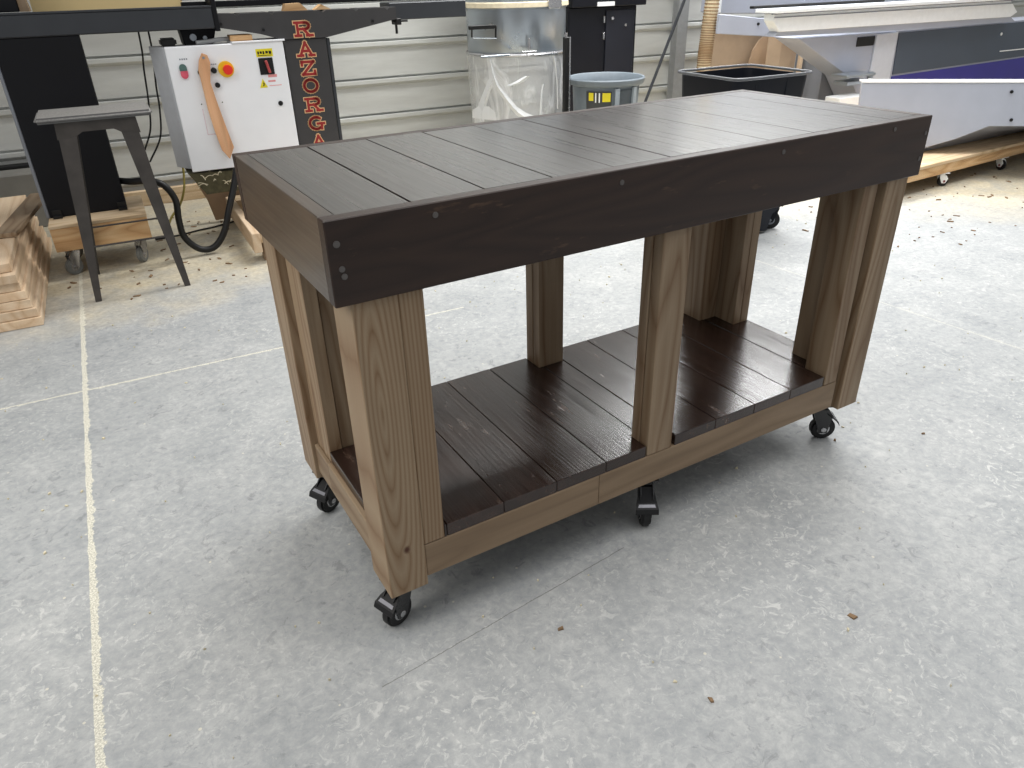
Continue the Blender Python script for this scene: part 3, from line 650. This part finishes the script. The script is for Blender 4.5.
for i, (r_, z_) in enumerate(prof_):
    ring = []
    for q in range(seg):
        an = 2*math.pi*q/seg; amp = .0 if i < 1 else .006
        k = 1+amp*(math.sin(7*an+ph[0]+z_*4)+.7*math.sin(13*an+ph[1]-z_*9)+.5*math.sin(23*an+ph[2]+z_*13))
        ring.append(b.verts.new((c0[0]+r_*k*math.cos(an), c0[1]+r_*k*math.sin(an), z_)))
    rings.append(ring)
for a_, c_ in zip(rings, rings[1:]):
    for q in range(seg): b.faces.new((a_[q], a_[(q+1) % seg], c_[(q+1) % seg], c_[q]))
mark(b, b.verts); dc.part('collection_bag', b, film, smooth=True)
def fold(pts, wds):
    """a gathered ridge of film lying on the round bag"""
    b = newbm(); prev = None
    for (x, z_), w_ in zip(pts, wds):
        cur = []
        for dx, oo in ((-w_, .001), (-w_*.35, .013), (w_*.3, .004), (w_, .001)):
            X = x+dx-c0[0]; rad_ = .338+oo; cur.append(b.verts.new((x+dx, c0[1]-math.sqrt(max(1e-4, rad_*rad_-X*X)), z_)))
        if prev:
            for i in range(3): b.faces.new((prev[i], prev[i+1], cur[i+1], cur[i]))
        prev = cur
    mark(b, b.verts); dc.part('bag_fold', b, filmf, smooth=True)
fold([(2.02, .785), (2.03, .72), (2.035, .66), (2.01, .58), (1.995, .50), (1.985, .42), (1.98, .3)], [.008, .013, .016, .012, .012, .012, .012])
fold([(2.03, .70), (2.05, .62), (2.09, .55), (2.13, .49), (2.17, .45), (2.21, .425)], [.008, .012, .018, .022, .034, .05])
fold([(2.31, .42), (2.315, .50), (2.32, .58), (2.33, .62)], [.010, .008, .006, .003])
fold([(2.12, .62), (2.17, .64), (2.22, .675)], [.02, .03, .015])
fold([(2.42, .785), (2.44, .70), (2.455, .6), (2.46, .45)], [.014, .008, .005, .005])
fold([(2.0, .485), (2.0, .45), (2.0, .40)], [.015, .04, .045])
b = newbm(); box(b, 1.835, 2.02, 3.475, 3.495, .962, .985, .003); cyl(b, (1.855, 3.482, .975), (1.86, 3.50, .92), .005, seg=8); cyl(b, (2.02, 3.482, .975), (2.02, 3.49, .90), .006, seg=8); dc.part('lever_handle', b, rubber, 'black lever handle')
b = newbm(); cyl(b, (1.86, 3.485, .915), (2.02, 3.48, .905), .004, seg=8); box(b, 1.90, 2.10, 3.455, 3.475, .800, .812, .002); dc.part('lever_rod', b, steel)
b = newbm(); cyl(b, (2.22, 3.415, .83), (2.22, 3.415, .90), .008, seg=12); box(b, 2.16, 2.27, 3.405, 3.418, .812, .826, .002); dc.part('latch', b, chrome)
b = newbm(); box(b, 2.375, 2.405, 3.23, 3.26, 0, .905, .003); dc.part('support_post', b, rubber, 'thin black upright post')
b = newbm(); box(b, 2.408, 2.418, 3.23, 3.26, 0, .905, .001); dc.part('post_edge', b, chrome)
b = newbm(); cyl(b, (2.39, 3.245, .906), (2.39, 3.245, .93), .010, seg=10); dc.part('post_bolt', b, chrome)
b = newbm(); box(b, 2.36, 2.455, 3.40, 3.44, 1.06, 1.12, .008); dc.part('top_bracket', b, chrome)

# black cabinet
bc = Thing('black_cabinet', 'tall black steel cabinet against the wall behind the grey bin', 'cabinet', (3.17, 4.1, 0), True)
b = newbm(); box(b, 2.87, 3.470, 4.0, 4.27, 0, 1.035, .006); bc.part('body', b, blackc)
b = newbm(); box(b, 2.87, 3.53, 3.96, 4.27, 1.036, 1.9, .006); bc.part('upper_cabinet', b, blackc)
b = newbm(); box(b, 3.188, 3.444, 3.988, 3.9995, .03, 1.010, .003); bc.part('door', b, plain('black_door', srgb(32, 34, 42), .4, var=.1, sc=6, spec=.3))
b = newbm(); box(b, 3.085, 3.235, 3.953, 3.9595, 1.004+.036, 1.048+.02, 0); bc.part('label_plate', b, whiteg, 'small white label')
for x, z_, hh in ((3.165, .95, .045), (3.165, .84, .045)):
    b = newbm(); box(b, x-.006, x+.006, 3.975, 3.9998, z_-hh/2, z_+hh/2, .002); bc.part('handle', b, chrome)
b = newbm(); cyl(b, (3.36, 3.988, .905), (3.36, 3.978, .905), .010, seg=12); cyl(b, (3.24, 3.988, .955), (3.24, 3.978, .955), .012, seg=12); bc.part('lock', b, chrome)

# grey round bin
gb = Thing('round_bin', 'grey round plastic bin with black and yellow sticker', 'bin', (2.672, 3.2, 0), True)
pc = (2.672, 3.2, 0)
b = newbm(); lathe(b, [(0, .004), (.18, .004), (.19, .03), (.218, .615), (.240, .622), (.247, .632), (.250, .655), (.244, .663), (.234, .660), (.222, .640), (.210, .60), (.18, .05), (0, .045)], pc, 56); gb.part('body', b, binm, smooth=True)
def on_bin(a0, a1, z0, z1, out, n=8, r0=.2135, r1=.2195):
    b = newbm(); prev = None
    for i in range(n+1):
        an = R(a0+(a1-a0)*i/n); cols_ = []
        for z_, r_ in ((z0, r0), (z1, r1)):
            for oo in (0, out): cols_.append(b.verts.new((pc[0]+(r_+oo)*math.cos(an), pc[1]+(r_+oo)*math.sin(an), z_)))
        if prev:
            for x, y in ((1, 3), (2, 0), (3, 2), (0, 1)): b.faces.new((prev[x], prev[y], cols_[y], cols_[x]))
        else: b.faces.new((cols_[0], cols_[1], cols_[3], cols_[2]))
        prev = cols_
    b.faces.new((prev[0], prev[2], prev[3], prev[1])); bmesh.ops.recalc_face_normals(b, faces=b.faces); mark(b, b.verts); return b
sk_ = gb.part('sticker', on_bin(203, 246, .47, .595, .006), bindark)
gb.part('sticker_print', on_bin(231, 244, .535, .588, .0085, 4, .2165, .2185), yel2, 'yellow print', sk_)
gb.part('sticker_print', on_bin(208, 216, .54, .588, .0085, 3, .2165, .2185), yel2, 'yellow print', sk_)
gb.part('sticker_print', on_bin(219, 221, .53, .588, .0085, 2, .2165, .2185), whiteg, 'pale ring print', sk_)
gb.part('sticker_print', on_bin(225, 227, .53, .588, .0085, 2, .2165, .2185), whiteg, 'pale ring print', sk_)
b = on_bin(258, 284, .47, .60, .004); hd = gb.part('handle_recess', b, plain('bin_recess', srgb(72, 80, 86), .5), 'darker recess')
for a_ in ((251, 258), (284, 291)): gb.part('handle_bracket', on_bin(*a_, .47, .612, .020), plain('bin_bracket', srgb(150, 160, 168), .45), parent=hd)

# steel post and brace
b = newbm(); box(b, 4.0, 4.105, 4.16, 4.172, 0, 3.6, .002); box(b, 4.0, 4.105, 4.225, 4.237, 0, 3.6, .002); box(b, 4.006, 4.018, 4.172, 4.225, 0, 3.6, 0); box(b, 4.087, 4.099, 4.172, 4.225, 0, 3.6, 0); 
single('steel_column', b, postm, 'grey steel column standing against the ribbed wall right of the diagonal rod', 'column', (4.02, 4.15, 0))
b = newbm(); tube(b, [(3.52, 4.07, .02), (3.975, 4.07, 1.05), (4.49, 4.07, 2.2)], .012, 8, 1); single('brace_rod', b, charc, 'diagonal grey brace rod crossing the ribbed wall', 'rod', (3.52, 4.07, 0), smooth=True)

# ribbed hose
rh = Thing('flexible_duct', 'beige ribbed flexible duct hanging down behind the black bin', 'duct', (3.76, 3.5, .3), True)
b = newbm(); hp = [(3.79, 3.5, 1.5), (3.764, 3.5, 1.064), (3.748, 3.5, .806), (3.742, 3.5, .638), (3.742, 3.5, .30)]; tube(b, hp, .049, 20, 8); rh.part('duct_wall', b, hosem, smooth=True)
P_ = smooth_path(hp, 14); b = newbm()
for i in range(0, len(P_)-1):
    d_ = (P_[i+1]-P_[i]).normalized()*.004; cyl(b, P_[i]-d_, P_[i]+d_, .053, seg=18)
rh.part('duct_ribs', b, hoseb)

# cardboard sheets
b = newbm(); prism(b, [(4.00, .0), (4.48, .0), (4.50, .783), (3.985, .845)], 1, 3.72, 3.735); single('cardboard_sheet', b, card, 'large flat tan cardboard sheet leaning behind the black bin', 'cardboard', (4.2, 3.73, 0))
b = newbm(); prism(b, [(4.30, 0), (4.56, 0), (4.56, .80), (4.46, .80), (4.40, .765), (4.345, .70), (4.315, .60)], 1, 3.64, 3.646); single('plastic_sheet', b, plain('cloudy_sheet', srgb(176, 150, 124), .3, var=.12, sc=5), 'curved cloudy brown sheet between the two cardboard pieces', 'sheet', (4.4, 3.64, 0))
b = newbm(); prism(b, [(4.42, 3.56), (4.50, 3.50), (4.60, 3.48), (4.68, 3.51), (4.68, 3.515), (4.60, 3.486), (4.50, 3.507), (4.42, 3.568)], 2, 0, .785); single('cardboard_sheet', b, card, 'curved tan cardboard piece beneath the white machine rail', 'cardboard', (4.5, 3.5, 0))
b = newbm(); box(b, 4.715, 4.735, 3.48, 3.52, 0, .715, .002); single('wood_strip', b, pine_y, 'narrow pale wood strip standing right of the curved cardboard', 'strip', (4.725, 3.5, 0))

# ---------------------------------------------------------------- black rolling tub truck
tk = Thing('bin_truck', 'black plastic rolling bin truck with pale worn rim behind the workbench', 'bin truck', (2.63, 1.95, 0), True)
x0, x1, y0, y1 = 2.385, 2.890, 1.690, 2.150
def rrect(x0, x1, y0, y1, r, z_, n=4):
    o = []
    for cxx, cyy, a0 in ((x1-r, y1-r, 0), (x0+r, y1-r, 90), (x0+r, y0+r, 180), (x1-r, y0+r, 270)):
        for i in range(n+1): a_ = R(a0+90*i/n); o.append((cxx+r*math.cos(a_), cyy+r*math.sin(a_), z_))
    return o
def shell(b, rings):
    R_ = [[b.verts.new(Vector(p)) for p in r] for r in rings]
    for a_, c_ in zip(R_, R_[1:]):
        for q in range(len(a_)): b.faces.new((a_[q], a_[(q+1) % len(a_)], c_[(q+1) % len(a_)], c_[q]))
    b.faces.new(R_[0][::-1]); b.faces.new(R_[-1]); bmesh.ops.recalc_face_normals(b, faces=b.faces); mark(b, b.verts)
b = newbm(); i_ = .045
shell(b, [rrect(x0+i_+.03, x1-i_-.03, y0+i_+.03, y1-i_-.03, .04, .095), rrect(x0+i_, x1-i_, y0+i_, y1-i_, .05, .14), rrect(x0+.012, x1-.012, y0+.012, y1-.012, .05, .785), rrect(x0+.02, x1-.02, y0+.02, y1-.02, .045, .785), rrect(x0+i_+.01, x1-i_-.01, y0+i_+.01, y1-i_-.01, .04, .16)])
tk.part('tub', b, truckm, smooth=True)
b = newbm(); tube(b, [Vector(p) for p in rrect(x0, x1, y0, y1, .05, .795, 5)]+[Vector(rrect(x0, x1, y0, y1, .05, .795, 5)[0])], .0065, 8, 1); tk.part('rim', b, truckrim, 'pale worn rim', smooth=True)
b = newbm(); 
for x in (2.52, 2.72): box(b, x-.004, x+.004, y0+.012, y0+.03, .2, .78, .001)
tk.part('rib', b, truckm)
for x, y, rz in ((x1-.07, y0+.06, -42), (x0+.12, y0+.06, 40), (x0+.12, y1-.08, 0), (x1-.12, y1-.08, 0)):
    caster(tk, tk.e, x, y, .135, R(rz), truckm, rubber, rad=.05, pedal=False, hub=greym)
b = newbm()
for x in (x0+.12, x1-.12):
    for y in (y0+.06, y1-.08): box(b, x-.05, x+.05, y-.04, y+.04, .1355, .16, .004)
prism(b, [(x0+.20, .30), (x0+.22, .03), (x1-.16, .012), (x1-.135, .10), (x1-.05, .15), (x1-.04, .30)], 1, y0+.015, y0+.05, bev=.003)
tk.part('caster_mount', b, truckm)

# ---------------------------------------------------------------- long grey machine at right
mc = Thing('panel_machine', 'long grey industrial machine with white rail, slate panel and blue stripe', 'machine', (5.0, 3.2, 0), True)
b = newbm(); prism(b, [(3.758, .849), (4.60, .775), (4.60, .92), (4.15, .935), (3.758, .977)], 1, 3.40, 3.43, bev=.004); mc.part('crossbeam', b, greyl)
b = newbm(); prism(b, [(3.87, .977), (3.96, .965), (4.9, .93), (7.5, .93), (7.5, 1.5), (3.90, 1.5)], 1, 3.62, 3.75, bev=.006); mc.part('rear_casting', b, greyl)
b = newbm(); box(b, 3.86, 3.90, 3.55, 3.6, .975, 1.5, .004); mc.part('corner_edge', b, whiteg)
b = newbm(); cyl(b, (4.13, 3.40, .897), (4.13, 3.392, .897), .010, seg=12); mc.part('bolt', b, rubber)
b = newbm(); prism(b, [(3.825, .985), (3.825, .945), (3.895, .873), (6.43, .862), (6.50, .894), (6.37, .985)], 1, 2.95, 3.04, bev=.003); rl = mc.part('rail', b, whiteg)
b = newbm(); prism(b, [(2.90, .990), (3.10, .990), (3.10, 1.012), (2.90, 1.012)], 0, 3.80, 6.42, bev=.002); mc.part('rail_cap', b, whiteg, parent=rl)
b = newbm(); box(b, 3.80, 6.40, 2.935, 2.949, .982, .989, .001); box(b, 3.83, 6.4, 2.944, 2.9497, .960, .966, 0); mc.part('rail_groove', b, greym, parent=rl)
b = newbm(); box(b, 3.80, 5.1, 3.12, 3.16, 1.013, 1.030, .003); mc.part('cable_track', b, rubber, parent=rl)
b = newbm(); prism(b, [(3.87, .845), (3.90, .872), (6.46, .861), (6.53, .825), (5.2, .82)], 1, 2.97, 3.05); mc.part('rail_underside', b, greyl, parent=rl)
b = newbm(); prism(b, [(4.20, .812), (5.227, .812), (5.24, .30), (4.98, .30), (4.80, .512)], 1, 3.06, 3.30, bev=.004); mc.part('end_panel', b, greyl)
b = newbm(); prism(b, [(4.995, .80), (5.226, .803), (5.238, .31), (4.995, .31)], 1, 3.045, 3.06, bev=.002); mc.part('front_strip', b, plain('pale_strip', srgb(200, 205, 214), .4, var=.03))
b = newbm(); box(b, 4.80, 4.99, 3.052, 3.0595, .725, .79, .004); mc.part('vent', b, rubber)
b = newbm(); prism(b, [(4.78, 0.02), (7.5, .02), (7.5, .75), (4.78, .76)], 1, 3.31, 3.6); mc.part('lower_body', b, greym)
b = newbm(); prism(b, [(5.228, .812), (8.0, .83), (8.0, .33), (5.238, .30)], 1, 3.06, 3.30, bev=.003); mc.part('side_body', b, greyl)
b = newbm(); prism(b, [(5.250, .797), (8.0, .815), (8.0, .555), (5.272, .500)], 1, 3.052, 3.0598); sp_ = mc.part('slate_panel', b, slate, 'slate grey panel')
b = newbm(); prism(b, [(5.268, .486), (8.0, .541), (8.0, .34), (5.268, .31)], 1, 3.052, 3.0598); mc.part('blue_stripe', b, blue, 'blue stripe')
b = newbm(); cyl(b, (6.525, 3.052, .727), (6.525, 3.046, .727), .012, seg=10); box(b, 6.57, 7.0, 3.048, 3.0518, .588, .596, 0); mc.part('trim_line', b, whiteg, parent=sp_)
b = newbm(); box(b, 4.58, 4.88, 2.90, 3.05, .535, .555, .003); box(b, 4.62, 4.88, 2.92, 3.05, .48, .505, .003); cyl(b, (4.86, 2.93, .47), (4.86, 2.93, .56), .02, seg=12); mc.part('carriage', b, steel)
b = newbm(); box(b, 4.50, 4.80, 2.86, 3.0, .34, .41, .004); box(b, 4.80, 4.815, 2.86, 2.9, .30, .52, .002); mc.part('cover_box', b, whiteg)
# front bar, set at an angle
bd = Vector((.738, -.675, 0)).normalized(); ang = math.atan2(bd.y, bd.x)
fb = Thing('machine_arm', 'broad pale grey metal machine arm above the long wooden dolly at right', 'machine arm', (4.159, 2.080, 0), False, rz=ang)
fb.o = Vector((0, 0, 0))
b = newbm(); prism(b, [(0, .60), (.012, .44), (.05, .20), (.43, .198), (.62, .262), (.80, .345), (1.9, .355), (1.9, .60)], 1, 0, .04, bev=.003); fb.part('arm_plate', b, greyl)
b = newbm(); box(b, 0, 1.9, -.004, .09, .601, .612, .002); fb.part('top_flange', b, whiteg)
b = newbm()
st_ = [((.40, .018, .196), (.42, .02, .171)), ((.52, .02, .226), (.56, .149, .171)), ((.62, .02, .262), (.70, .272, .171)), ((.72, .02, .309), (.81, .37, .171)), ((.80, .02, .345), (.93, .476, .171)), ((1.0, .02, .353), (1.36, .858, .171)), ((1.9, .045, .353), (1.95, .95, .171))]
secs = []
for (a0, a1, a2), (c0_, c1, c2) in st_:
    mid_ = ((a0+c0_)/2-.01, (a1+c1)/2-.012, (a2+c2)/2+.012)
    secs.append([(a0, a1, a2), mid_, (c0_, c1, c2), (c0_+.05, c1+.10, c2), (a0+.05, a1+.12, a2)])
for p_, q_ in zip(secs, secs[1:]): frustum(b, p_, q_)
bmesh.ops.remove_doubles(b, verts=b.verts, dist=1e-5); fb.part('arm_underside', b, greyl, smooth=True)
for x, z_ in ((.872, .550), (.915, .385)):
    b = newbm(); cyl(b, (x, 0, z_), (x, -.008, z_), .010, seg=12, bev=.002); fb.part('bolt', b, rubber)
# long dolly
ld = Thing('long_dolly', 'long wooden dolly on red-rimmed casters under the grey machine arm', 'dolly', (3.9, 1.55, 0), False, rz=R(2.0))
ld.o = Vector((0, 0, 0))
b = newbm(); box(b, 0, 2.6, 0, 1.0, .150, .170, .002); ld.part('deck', b, ply)
b = newbm(); box(b, 0, 2.6, 0.002, .04, .088, .1495, .002); ld.part('side_beam', b, pine_x)
b = newbm(); box(b, 0, 2.6, .96, .998, .088, .1495, .002); ld.part('side_beam', b, pine_x)
b = newbm(); box(b, 0, .04, .041, .959, .088, .1495, .002); ld.part('side_beam', b, pine_y)
redw = plain('maroon_wheel', srgb(130, 70, 74), .5); 
for x, y, rz in ((.57, .03, 150), (1.30, .04, 80), (1.9, .04, 10), (.2, .92, 10), (1.9, .92, 30)):
    caster(ld, ld.e, x, y, .088, R(rz), whiteg, rubber, rad=.033, pedal=False, hub=redw, lean=.014)

# ---------------------------------------------------------------- chips and litter
b = newbm(); rr = random.Random(21)
def chip(x, y, l, w_, an, z_=.0):
    c_, s_ = math.cos(an), math.sin(an); hgt = rr.uniform(.001, .004)
    P = [(-l, -w_), (l*.8, -w_*.7), (l, w_*.6), (-l*.6, w_)]
    frustum(b, [(x+c_*p-s_*q, y+s_*p+c_*q, z_+.0003) for p, q in P], [(x+c_*p*.9-s_*q*.9, y+s_*p*.9+c_*q*.9, z_+hgt+.004*abs(p)/l*rr.random()) for p, q in P])
for _ in range(260):
    s_, t_ = (rr.uniform(-.75, .5), rr.uniform(2.45, 3.9)) if rr.random() < .5 else (rr.uniform(2.9, 6.0), rr.uniform(1.0, 1.95))
    if (s_ > .2 and s_ < 1.1 and t_ > 2.6) or s_ < -.66 or (s_ < -.2 and t_ > 2.9): continue
    p = W(s_, t_); sc_ = rr.choice((.4, .6, .6, 1, 1.5)); chip(p.x, p.y, .012*sc_, .005*sc_, rr.uniform(0, 6.3))
for x_, y_, l_ in ((.90, -.457, .010), (.343, -.147, .008), (.49, -.45, .007), (1.45, .02, .006), (1.7, -.1, .006)): chip(x_, y_, l_, l_*.6, x_*9)
ob = link('wood_chips', b, chipm); ob['label'] = 'brown wood chips scattered on the dusty floor near the machines'; ob['category'] = 'wood chips'; ob['kind'] = 'stuff'
b = newbm()
for _ in range(240):
    p = Vector((rr.uniform(-.9, 3.2), rr.uniform(-.7, 2.25), 0)); sc_ = rr.choice((.2, .25, .3, .5)); chip(p.x, p.y, .009*sc_, .005*sc_, rr.uniform(0, 6.3))
ob = link('sawdust_flecks', b, shav); ob['label'] = 'tiny pale sawdust flecks on the open concrete floor'; ob['category'] = 'sawdust'; ob['kind'] = 'stuff'
